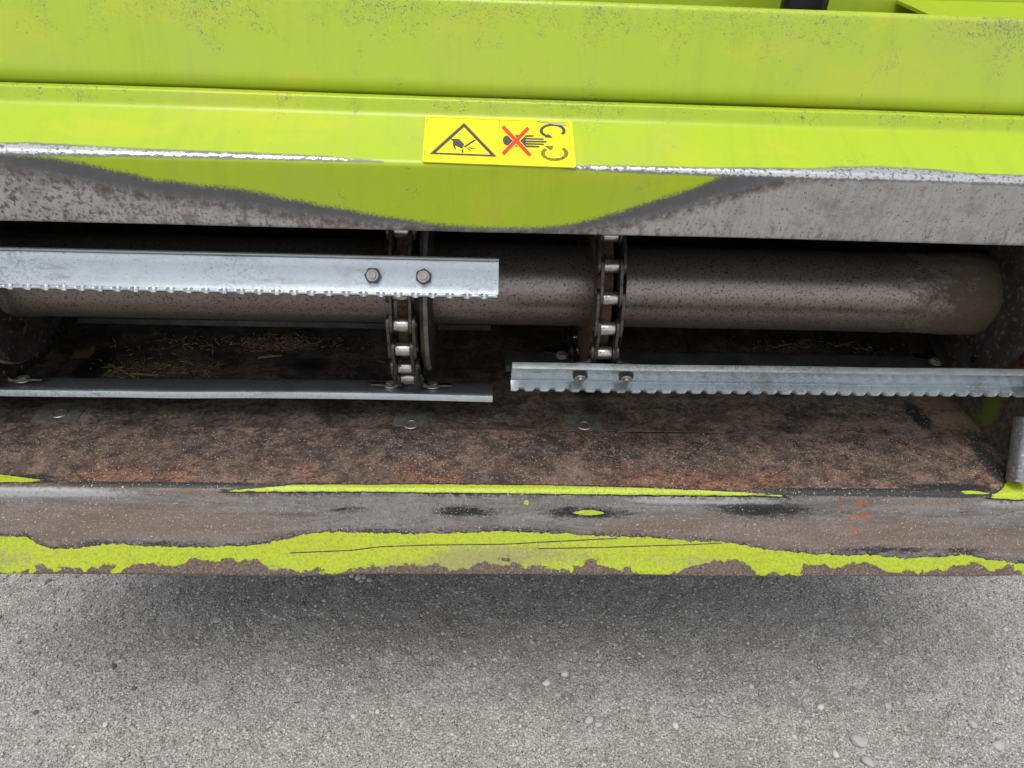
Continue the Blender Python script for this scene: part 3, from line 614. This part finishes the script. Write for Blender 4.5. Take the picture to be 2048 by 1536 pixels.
def inset(t): 
    c = ((T0[0]+T1[0]+T2[0])/3, (T0[1]+T1[1]+T2[1])/3+20)
    return [(p[0]+(c[0]-p[0])*t, p[1]+(c[1]-p[1])*t) for p in (T0, T1, T2)]
def tri_ring(t0, t1):
    a, b = inset(t0), inset(t1); return [[a[i], a[(i+1) % 3], b[(i+1) % 3], b[i]] for i in range(3)]
flat('triangle_outline', tri_ring(-.005, .008), MAT['hair'], sticker, .00025)
tri = tri_ring(.045, .215); flat('warning_triangle', tri[:1]+tri[2:], MAT['ink'], sticker, .00028); flat('warning_triangle', tri[1:2], MAT['fade' if 0 else 'ink'], sticker, .00028)
flat('injured_hand', [[(428, 345), (532, 349), (592, 412), (566, 468), (540, 452), (488, 430), (480, 438), (500, 466), (488, 474), (462, 440), (456, 400), (462, 382)], [(566, 470), (582, 472), (584, 515), (566, 513), (560, 490)], [(582, 440), (708, 356), (742, 358), (606, 450)],
    [(606, 460), (640, 458), (662, 478), (672, 492), (652, 490), (638, 468)], [(638, 448), (664, 446), (690, 462), (706, 474), (684, 472), (660, 456)], [(680, 456), (708, 452), (742, 458), (716, 464)]], MAT['ink'], sticker, .00028)
flat('whole_hand', [[(1056, 372), (1060, 340), (1082, 314), (1120, 302), (1180, 300), (1330, 318), (1338, 440), (1180, 440), (1110, 430), (1072, 408)], [(1200, 296), (1436, 304), (1426, 320), (1330, 326)], [(1330, 334), (1546, 342), (1556, 350), (1546, 360), (1330, 354)], [(1330, 366), (1580, 372), (1590, 382), (1580, 392), (1330, 388)], [(1330, 396), (1550, 404), (1560, 412), (1550, 422), (1330, 416)], [(1330, 424), (1496, 432), (1506, 440), (1496, 452), (1330, 448)]], MAT['ink'], sticker, .00028)
flat('cross_outline', strip([(1050, 190), (1400, 560)], 62)+strip([(1400, 200), (1044, 545)], 62), MAT['yellow'], sticker, .00036)
flat('red_cross', strip([(1056, 198), (1390, 550)], 46), MAT['red'], sticker, .00046); flat('red_cross', strip([(1366, 214), (1058, 532)], 46), MAT['red'], sticker, .00050)
flat('rotation_arrow', arc(1658, 250, 138, 72, 125, 395, 40)+[[(1604, 284), (1664, 336), (1562, 330)]], MAT['ink'], sticker, .00028)
flat('rotation_arrow', arc(1682, 520, 142, 78, -48, 222, 48)+[[(1560, 430), (1674, 432), (1640, 490)]], MAT['fade'], sticker, .00028)
flat('divider_line', strip([(1016, 122), (1022, 600)], 5)+strip([(176, 88), (1850, 150)], 4)+strip([(176, 88), (138, 570)], 4)+strip([(1846, 150), (1886, 585)], 4), MAT['hair'], sticker, .00026)
for q in [[q for y in range(0, 52, 9) for q in strip([(140-y*.1, 108+y), (152-y*.1, 110+y)], 5)], [q for y in range(0, 76, 9) for q in strip([(114-y*.06, 480+y), (124-y*.06, 481+y)], 5)]]: tag(flat('tiny_print', q, MAT['hair'], sticker, .00026), kind='stuff')
flat('tear', strip([(1584, 622), (1576, 680)], 6), MAT['hair'], sticker, .00026)
flat('scuff', [[(1476, 124), (1500, 120), (1640, 142), (1780, 150), (1826, 170), (1820, 190), (1700, 180), (1560, 152), (1480, 144)]], MAT['tape'], sticker, .00055)

# ================================================================ cover frame above the beam
frame = tag(empty('cover_frame', (0, .86, BEAM_T[1])), 'lime green rolled cover panel above the beam with chipped upper edge', 'cover panel')
CB = (BEAM_T[0]+.012, PY(202, BEAM_T[0]+.012)[1]); CT = PY(-4, BEAM_T[0]+.026)
cov = Sheet([(CB[0]+.040, CB[1]-.002), (CB[0]-.006, CB[1]-.004), CT, (CT[0]+.026, CT[1]-.002)], [0, .026, .007, 0], .004, XL, XR, .006, wob=.0015)
ct_s = cov.s[-1]-.03
cw = np.clip(1.1-np.abs(ct_s-cov.S)/.055, 0, 1)*(.35+1.1*np.clip(vnoise(cov.X*11, cov.S*3, 31)+.4, 0, 1)) + .30*np.clip(vnoise(cov.X*17, cov.S*2, 32)+.1, 0, 1) + .10 + .45*np.clip(cov.X-.05, 0, .7)*np.clip(.6+2*vnoise(cov.X*14, cov.S*1.5, 33), 0, 1)
cov.make('front_panel', MAT['lime'], frame, dict(wear=cw))
bm = bmesh.new(); box_bm(bm, XL, XR, 1.10, 1.106, roof_z(1.1)+.004, CAM_H+.35); link('rear_plate', bm_mesh('rear_plate', bm), MAT['lime_plain'], frame)
def at(px, py, Y): d = ray(px, py); return tuple(CAM+d*(Y/d[1]))
q0, q1, q2, q3 = at(1888, 42, .905), at(1794, 0, 1.098), at(1960, 50, .905), at(1842, 0, 1.098)
q4, q5 = (q2[0]+.28, .905, q2[2]+.002), (q3[0]+.30, 1.098, q3[2]+.004)
bm = bmesh.new(); dz = .004
V = [bm.verts.new(p) for p in (q0, q1, q2, q3, q4, q5)]; B = [bm.verts.new((p[0], p[1], p[2]-dz)) for p in (q0, q1, q4, q5)]
for f in ((V[0], V[2], V[3], V[1]), (V[2], V[4], V[5], V[3]), (V[0], V[1], B[1], B[0]), (V[4], V[2], V[0], B[0], B[2]), (V[1], V[3], V[5], B[3], B[1]), (V[5], V[4], B[2], B[3]), (B[0], B[1], B[3], B[2])): bm.faces.new(f)
bmesh.ops.recalc_face_normals(bm, faces=bm.faces); link('side_gusset', bm_mesh('side_gusset', bm), MAT['lime_plain'], frame)
# hydraulic hose standing in front of the rear plate
h0 = at(1592, 30, 1.0); bm = bmesh.new(); n = 20; rad = .0285; prev = None
path = [Vector((h0[0], 1.0, roof_z(1.0)-.002+k*.03)) + Vector((.010*math.sin(k*.3), .004*k*.2, 0)) for k in range(14)]
for p in path:
    ring = [bm.verts.new((p.x+rad*math.cos(6.2832*i/n), p.y+rad*math.sin(6.2832*i/n), p.z)) for i in range(n)]
    if prev: [bm.faces.new((prev[i], prev[(i+1) % n], ring[(i+1) % n], ring[i])) for i in range(n)]
    else: bm.faces.new(ring)
    prev = ring
bm.faces.new(prev); tag(link('hydraulic_hose', bm_mesh('hydraulic_hose', bm), MAT['hose'], None, True), 'glossy black hose standing upright behind the cover panel', 'hose')

# ================================================================ front drum
drum = tag(empty('conveyor_drum', (0, AX_Y, AX_Z)), 'brown speckled steel drum tube spanning the dark intake', 'drum')
D_R, DISC_R = .0610, .130
DX0, DX1 = xat(-40, AX_Y-.05, AX_Z), xat(2008, AX_Y-.06, AX_Z+.02)
nx, na = 240, 64; X = np.linspace(DX0, DX1, nx); A = np.linspace(0, 2*np.pi, na, endpoint=False)
XX, AA = np.meshgrid(X, A, indexing='ij')
endd = np.minimum(XX-DX0, DX1-XX); dst = np.clip(1.15-(DX1-XX)/.20, 0, 1.1)+np.clip(1.0-(XX-DX0)/.07, 0, 1)
rr_ = D_R + .0040*np.clip(dst, 0, 1)*(vnoise(XX*45, AA*5, 41)+.6*vnoise(XX*140, AA*16, 42)+.4) - .002*np.clip(1-endd/.006, 0, 1)**2
v = np.stack([XX, AX_Y+rr_*np.cos(AA), AX_Z+rr_*np.sin(AA)], -1).reshape(-1, 3)
i, j = np.meshgrid(np.arange(nx-1), np.arange(na), indexing='ij'); a = (i*na+j).ravel(); b = (i*na+(j+1) % na).ravel()
me = np_mesh('drum_tube', v, np.c_[a, b, b+na, a+na]); attr(me, 'dust', dst)
link('drum_tube', me, MAT['drum'], drum, True)
for xc, sgn in ((DX0, -1), (DX1, 1)):
    bm = bmesh.new(); lathe_x(bm, [(xc-.001*sgn, DISC_R-.004), (xc+.002*sgn, DISC_R), (xc+.008*sgn, DISC_R), (xc+.009*sgn, DISC_R-.003)], 72, AX_Y, AX_Z)
    dsc = link('end_disc', bm_mesh('end_disc', bm), MAT['disc'], drum, True)
    bm = bmesh.new(); ph = R(-58); lathe_x(bm, [(xc-.0016*sgn, .0055), (xc-.0012*sgn, .0055)], 16, AX_Y-.102*math.cos(ph), AX_Z+.102*math.sin(ph))
    link('bolt_hole', bm_mesh('bolt_hole', bm), MAT['hose'], dsc)
CH_R = .150; CH_RB = .142; PITCH = .0414   # the chain hangs a little closer under the drum than in front of it
CHX = [xat(-62, AX_Y-.1, AX_Z-.08), xat(803, AX_Y-CH_R, AX_Z), xat(1217, AX_Y-CH_R, AX_Z+.02), xat(2074, AX_Y-.13, AX_Z-.09)]
for k, cx in enumerate(CHX):
    bm = bmesh.new(); lathe_x(bm, [(cx-.0075, .127), (cx-.0065, .1345), (cx+.0065, .1345), (cx+.0075, .127)], 64, AX_Y, AX_Z); link('sprocket', bm_mesh('sprocket', bm), MAT['rust'], drum, True)
    o1, o2 = (.0200, .0345) if k < 2 else (.0190, .0255); gr = -.007 if k < 2 else .003
    bm = bmesh.new(); lathe_x(bm, [(cx+o1, .120+gr), (cx+o1+.002, .136+gr), (cx+(o1+o2)/2, .139+gr), (cx+o2-.002, .136+gr), (cx+o2, .120+gr)], 64, AX_Y, AX_Z); gm = bm_mesh('guide_ring', bm); gm.materials.append(MAT['ring']); gm.materials.append(MAT['disc'])
    for pl in gm.polygons: pl.material_index = 1 if len(pl.vertices) > 4 or abs(pl.normal.x) > .6 else 0
    link('guide_ring', gm, None, drum, True)

# ================================================================ slat conveyors
BETA = R(4)
PHI_B, PHI_T = -(math.pi/2+BETA), math.pi/2-BETA
def path(L):                       # distance along the chain from phi = 0 (positive = downwards) -> (Y, Z), local phi
    phi = -L/CH_R
    if PHI_B <= phi <= PHI_T: return AX_Y-CH_R*math.cos(phi), AX_Z+(CH_R if phi > 0 else CH_RB)*math.sin(phi), phi
    if phi < PHI_B:
        e = L+PHI_B*CH_R; y, z = AX_Y-CH_R*math.cos(PHI_B), AX_Z+CH_RB*math.sin(PHI_B); return y+e*math.cos(BETA), z+e*math.sin(BETA), PHI_B
    e = -L-PHI_T*CH_R; y, z = AX_Y-CH_R*math.cos(PHI_T), AX_Z+CH_R*math.sin(PHI_T); return y+e*math.cos(BETA), z+e*math.sin(BETA), PHI_T
def rline(me): return me
def roller_mesh():
    bm = bmesh.new(); lathe_x(bm, [(-.0105, .0070), (-.0098, .0086), (-.0088, .0090), (.0088, .0090), (.0098, .0086), (.0105, .0070)], 24); me = bm_mesh('roller', bm); me.materials.append(MAT['roller']); return me
def plate_mesh(h=.0245, name='link_plate'):
    bm = bmesh.new(); n = 9; pts = []
    for sgn in (1, -1):
        for k in range(n+1):
            a = math.pi*(k/n) if sgn > 0 else math.pi*(1+k/n)
            pts.append((h/2*math.cos(a), sgn*PITCH/2+h/2*math.sin(a)))
    prism_bm(bm, pts, -.0019, .0019, 'x', .0006); me = bm_mesh(name, bm); me.materials.append(MAT['chain']); return me
def pin_mesh():
    bm = bmesh.new(); lathe_x(bm, [(-.0205, .0035), (-.0195, .0048), (.0195, .0048), (.0205, .0035)], 14); me = bm_mesh('pin', bm); me.materials.append(MAT['chain']); return me
def tab_mesh():                    # bent attachment: upright wing beside the link plate plus a foot that carries the slat (foot at local y=-.0185)
    bm = bmesh.new()
    prism_bm(bm, [(.0, -.0070), (.0, -.0125), (.0045, -.0150), (.044, -.0150), (.045, -.0120), (.0075, -.0118), (.0036, -.0090), (.0036, -.0070)], -.016, .016, 'z', .0005)
    for v in bm.verts:             # foot narrows outwards to a rounded triangle
        if v.co.x > .006: v.co.z *= 1-.62*(v.co.x-.006)/.038
    me = bm_mesh('attachment_tab', bm); me.materials.append(MAT['chain']); return me
def hex_mesh(name, af, th, stud, mat, washer=0, mat2=None):
    bm = bmesh.new(); r = af/math.sqrt(3)
    prism_bm(bm, [(r*math.cos(math.pi/3*k+.5), r*math.sin(math.pi/3*k+.5)) for k in range(6)], 0, -th, 'y', .0009)
    if washer:
        q = 20; ring = [[bm.verts.new((rad*math.cos(6.2832*k/q), y, rad*math.sin(6.2832*k/q))) for k in range(q)] for rad, y in ((washer, 0), (washer, -.0016), (r*.8, -.0016))]
        for a_, b_ in zip(ring, ring[1:]): [bm.faces.new((a_[k], a_[(k+1) % q], b_[(k+1) % q], b_[k])) for k in range(q)]
    extra = []
    if stud:
        q = 16
        for r1, y1, r2, y2 in ((.0078, -th+.0002, .0074, -th-.0010), (.0050, -th-.0009, .0046, -th-stud)):
            a_ = [bm.verts.new((r1*math.cos(6.2832*k/q), y1, r1*math.sin(6.2832*k/q))) for k in range(q)]; b_ = [bm.verts.new((r2*math.cos(6.2832*k/q), y2, r2*math.sin(6.2832*k/q))) for k in range(q)]
            extra += [bm.faces.new((a_[k], a_[(k+1) % q], b_[(k+1) % q], b_[k])) for k in range(q)]; extra.append(bm.faces.new(b_))
    for f in extra: f.material_index = 1 if mat2 else 0
    me = bm_mesh(name, bm); me.materials.append(mat)
    if mat2: me.materials.append(mat2)
    return me
ROLLER, PLATE, PIN, TAB = roller_mesh(), plate_mesh(), pin_mesh(), tab_mesh()
NUT = hex_mesh('nut', .0180, .0085, .0045, MAT['nut'], 0, MAT['stud']); BOLT = hex_mesh('bolt_head', .0150, .0060, 0, MAT['boltz'], .0115)
def inst(name, me, parent, loc, rx=0.0, mirror=False):
    o = bpy.data.objects.new(name, me); col.objects.link(o); o.parent = parent; o.matrix_parent_inverse = pinv(parent)
    o.location = loc; o.rotation_euler = (rx, 0, 0)
    if mirror: o.scale = (-1, 1, 1)
    return o
for me in (ROLLER, PLATE, PIN, TAB, NUT, BOLT):
    me.polygons.foreach_set('use_smooth', np.ones(len(me.polygons), bool)); me.set_sharp_from_angle(angle=R(35))

LIP, WEB, FLG, TH = .0115, .050, .0195, .0034
def slat_mesh(x0, x1, seed):
    """C-section slat: smooth lip, flat web, serrated flange. Local y = -outward, z = -downstream; web back at y=0."""
    pit = .0212; n = int((x1-x0)/.0014); xs = np.linspace(x0, x1, n+1)
    ph = ((xs/pit + seed*.37) % 1.0)-.5
    notch = np.clip((.27-np.abs(ph))/.20, 0, 1); notch = notch*notch*(3-2*notch)
    top, bot, r = WEB/2, -WEB/2, .005
    def ring(k):
        nb = notch[k]; f = FLG-.0042*nb; bl = .0019*nb; o = []
        o += [(-LIP, top), (-.006, top), (-.002, top-.0006), (-.0004, top-.0025), (0, top-.006)]              # lip outside, corner
        o += [(0, .010), (0, -.010), (0, bot+.006), (-.0004, bot+.0025), (-.002, bot+.0006), (-.006, bot), (-f+.005, bot), (-f+.0015, bot-bl), (-f, bot-bl*.9), (-f-.0006, bot+TH*.5), (-f, bot+TH+bl*.9), (-f+.0015, bot+TH+bl), (-f+.005, bot+TH)]
        o += [(-TH-.003, bot+TH), (-TH-.0008, bot+TH+.0008), (-TH, bot+TH+.003), (-TH, -.010), (-TH, .010), (-TH, top-TH-.003), (-TH-.0008, top-TH-.0008), (-TH-.003, top-TH), (-LIP+.0005, top-TH), (-LIP-.0005, top-TH*.5)]
        return o
    bend = .0050*vnoise(xs*2.2+seed*7.7, xs*0+seed, 50+seed)+.0012*vnoise(xs*9+seed, xs*0+seed, 60+seed)
    rings = np.array([[(xs[k], y+bend[k], z) for y, z in ring(k)] for k in range(n+1)]); q = rings.shape[1]
    i, j = np.meshgrid(np.arange(n), np.arange(q), indexing='ij'); a = (i*q+j).ravel(); b = (i*q+(j+1) % q).ravel()
    me = np_mesh('slat', rings.reshape(-1, 3), np.c_[a, b, b+q, a+q])
    bm = bmesh.new(); bm.from_mesh(me); bm.verts.ensure_lookup_table()
    bm.faces.new([bm.verts[k] for k in range(q)]); bm.faces.new([bm.verts[n*q+k] for k in range(q)][::-1])
    bmesh.ops.recalc_face_normals(bm, faces=bm.faces); bm.to_mesh(me); bm.free(); return me
SLAT_OFF = .0152
def add_slat(conv, L, x0, x1, chains, seed, tilt=0.0, dr=0.0, mat='galv'):
    y, z, phi = path(L); ph = phi-tilt; n = (-math.cos(phi), math.sin(phi))
    pos = (0, y+n[0]*(SLAT_OFF+dr), z+n[1]*(SLAT_OFF+dr))
    s = link('slat', slat_mesh(x0, x1, seed), MAT[mat], None, True)
    s.parent = conv; s.matrix_parent_inverse = pinv(conv); s.location = pos; s.rotation_euler = (-ph, 0, 0)
    for cx in chains:
        for sg in (-1, 1):
            o = bpy.data.objects.new('nut', NUT); col.objects.link(o); o.parent = s; o.location = (cx+sg*.0315, -TH, 0); o.rotation_euler = (0, random.uniform(0, 1), 0)
            o = bpy.data.objects.new('bolt_head', BOLT); col.objects.link(o); o.parent = s; o.location = (cx+sg*.0315, .0034, 0); o.rotation_euler = (0, random.uniform(0, 1), math.pi)
    return s
def add_chain(conv, cx, Lref, Lmin, Lmax, every=6, tilt_at={}):
    ch = empty('chain', (cx, AX_Y, AX_Z), conv)
    k0, k1 = math.ceil((Lmin-Lref)/PITCH), math.floor((Lmax-Lref)/PITCH)
    pts = {k: path(Lref+(k-.5)*PITCH) for k in range(k0, k1+2)}
    for k in range(k0, k1+1):
        a, b = pts[k], pts[k+1]; y, z = (a[0]+b[0])/2, (a[1]+b[1])/2
        ang = math.atan2(b[0]-a[0], -(b[1]-a[1]))              # 0 = link pointing straight down
        rx = ang
        inst('roller', ROLLER, ch, (cx, a[0], a[1])); inst('pin', PIN, ch, (cx, a[0], a[1]))
        off = .0166 if k % 2 == 0 else .0124
        for sg in (-1, 1): inst('link_plate', PLATE, ch, (cx+sg*off, y, z), rx)
        if k % every == 0:
            for sg in (-1, 1): inst('attachment_tab', TAB, ch, (cx+sg*.0166, y, z), rx-tilt_at.get(k//every, 0)*0, sg < 0)
    return ch
PL, PR = 26.0, -21.5                                        # wrap angle of the left and right front slats, degrees
LL, LR = -R(PL)*CH_R, -R(PR)*CH_R
STEP = 6*PITCH
cl = tag(empty('slat_conveyor', (CHX[1], AX_Y-.1, AX_Z-.15)), 'galvanised slat chain with high toothed slat, bolted on the chain left of the gap', 'conveyor chain', 'slat chains round the drum')
cr = tag(empty('slat_conveyor', (CHX[2], AX_Y-.1, AX_Z-.15)), 'galvanised slat chain with low toothed slat, reaching the flanged drum end with the dust', 'conveyor chain', 'slat chains round the drum')
def pos_of(L): y, z, p = path(L); return (y-math.cos(p)*SLAT_OFF, z+math.sin(p)*SLAT_OFF)
XLE, XRE = xat(-95, AX_Y-.1, AX_Z-.1), xat(2110, AX_Y-.1, AX_Z-.1)
add_slat(cl, LL, XLE, xat(997, *pos_of(LL)), CHX[:2], 1, tilt=R(-4))
add_slat(cl, LL+STEP, XLE, xat(985, *pos_of(LL+STEP)), CHX[:2], 2, tilt=R(11), dr=.0025)
add_slat(cl, LL+2*STEP-.02, XLE+.02, xat(982, *pos_of(LL+2*STEP-.02)), CHX[:2], 3, mat='shaded_dusty')
add_slat(cl, LL-STEP, XLE, xat(997, *pos_of(LL)), CHX[:2], 4)
add_slat(cr, LR, xat(1023, *pos_of(LR)), XRE, CHX[2:], 5, tilt=R(8))
add_slat(cr, LR+STEP-.02, xat(1011, *pos_of(LR+STEP-.02)), XRE, CHX[2:], 6, mat='shaded_dusty')
add_slat(cr, LR-STEP, xat(1023, *pos_of(LR)), XRE, CHX[2:], 7)
for conv, xs, L0 in ((cl, CHX[:2], LL), (cr, CHX[2:], LR)):
    for cx in xs: add_chain(conv, cx, L0, -.62, .66)

# ================================================================ straw and chaff lying on the tray
def tray_pt(px, py):
    d = ray(px, py); t = (FLOOR_Z-.981*FLOOR_SLOPE+.0035-CAM_H)/(d[2]-FLOOR_SLOPE*d[1]); return CAM+t*d
def straws(name, spots, label, lmin, lmax, wd, lift=.012):
    V, F = [], []
    for px, py, rx, ry, n in spots:
        for _ in range(n):
            x, y = random.gauss(px, rx*.5), random.gauss(py, ry*.5)
            if y < 640: continue
            c = tray_pt(x, y); L = random.uniform(lmin, lmax)*(1 if random.random() < .8 else 1.7)/2; t = random.uniform(0, 6.28); e = random.gauss(0, .22); wd_ = wd*random.uniform(.5, 1.3)
            h = random.random()**2*lift; d = np.array([math.cos(t)*math.cos(e), math.sin(t)*math.cos(e), math.sin(e)])
            s = np.array([-math.sin(t), math.cos(t), 0])*wd_; u = np.array([0, 0, wd_*.7]); c = c+np.array([0, 0, abs(d[2])*L+wd_*.5+h]); b = len(V)
            bend = np.array([0, 0, random.uniform(-.08, .12)*L])+s*random.uniform(-2, 2)
            for q in (-1, 0, 1):
                for k in (s+u, -s+u, -s-u, s-u): V.append(c+d*L*q+k*(1-.3*abs(q))+bend*(1-abs(q)))
            for q in (0, 4):
                for k in range(4): F.append((b+q+k, b+q+(k+1) % 4, b+q+4+(k+1) % 4, b+q+4+k))
            F.append((b+3, b+2, b+1, b)); F.append((b+8, b+9, b+10, b+11))
    return tag(link(name, np_mesh(name, np.array(V), np.array(F)), MAT['straw']), label, 'straw', kind='stuff')
straws('straw_litter', [(330, 738, 120, 22, 300), (350, 690, 130, 22, 110), (555, 688, 100, 15, 560), (235, 742, 26, 12, 50), (1590, 692, 110, 14, 120), (1750, 700, 90, 14, 40), (860, 700, 200, 30, 14)], 'chopped straw and chaff littering the tray under the drum', .004, .013, .0006, .007)
straws('chaff', [(1900, 830, 110, 50, 260), (1700, 900, 260, 70, 110), (1200, 880, 600, 90, 110), (400, 890, 500, 90, 100), (900, 830, 700, 40, 60)], 'fine chaff dusting the front of the tray', .0015, .005, .00035, .001)
for px, py, t, L, lab in ((245, 745, -.55, .032, 'thick yellow straw stalk lying against the smooth slat'), (290, 752, .02, .022, 'short thin straw stalk lying along the smooth slat'), (540, 716, .35, .020, 'lone pale straw stalk below the straw heap'), (1690, 690, .5, .03, 'lone bent straw stalk by the dust-caked end of the drum')):
    c = tray_pt(px, py); bm = bmesh.new(); lathe_x(bm, [(-L, .0016), (-L*.3, .0020), (L*.35, .0019), (L, .0015)], 8); me = bm_mesh('straw_stalk', bm)
    o = link('straw_stalk', me, MAT['straw'], None, True); o.location = c+np.array([0, 0, .003]); o.rotation_euler = (0, .06, t); tag(o, lab, 'straw stalk')
c = tray_pt(165, 712); bm = bmesh.new(); rows = []
for a_ in range(6):
    rows.append([bm.verts.new((c[0]-.014+.028*a_/5+.003*random.random(), c[1]-.020+.04*b_/5, c[2]+.004+.007*math.sin(a_*.9)*math.sin(b_*.7)+.004*random.random())) for b_ in range(6)])
for a_ in range(5):
    for b_ in range(5): bm.faces.new((rows[a_][b_], rows[a_+1][b_], rows[a_+1][b_+1], rows[a_][b_+1]))
bmesh.ops.solidify(bm, geom=bm.faces[:], thickness=.0008); tag(link('dry_leaf', bm_mesh('dry_leaf', bm), MAT['leaf'], None, True), 'crumpled brown leaf fragment lying on the tray near the drum disc', 'leaf')
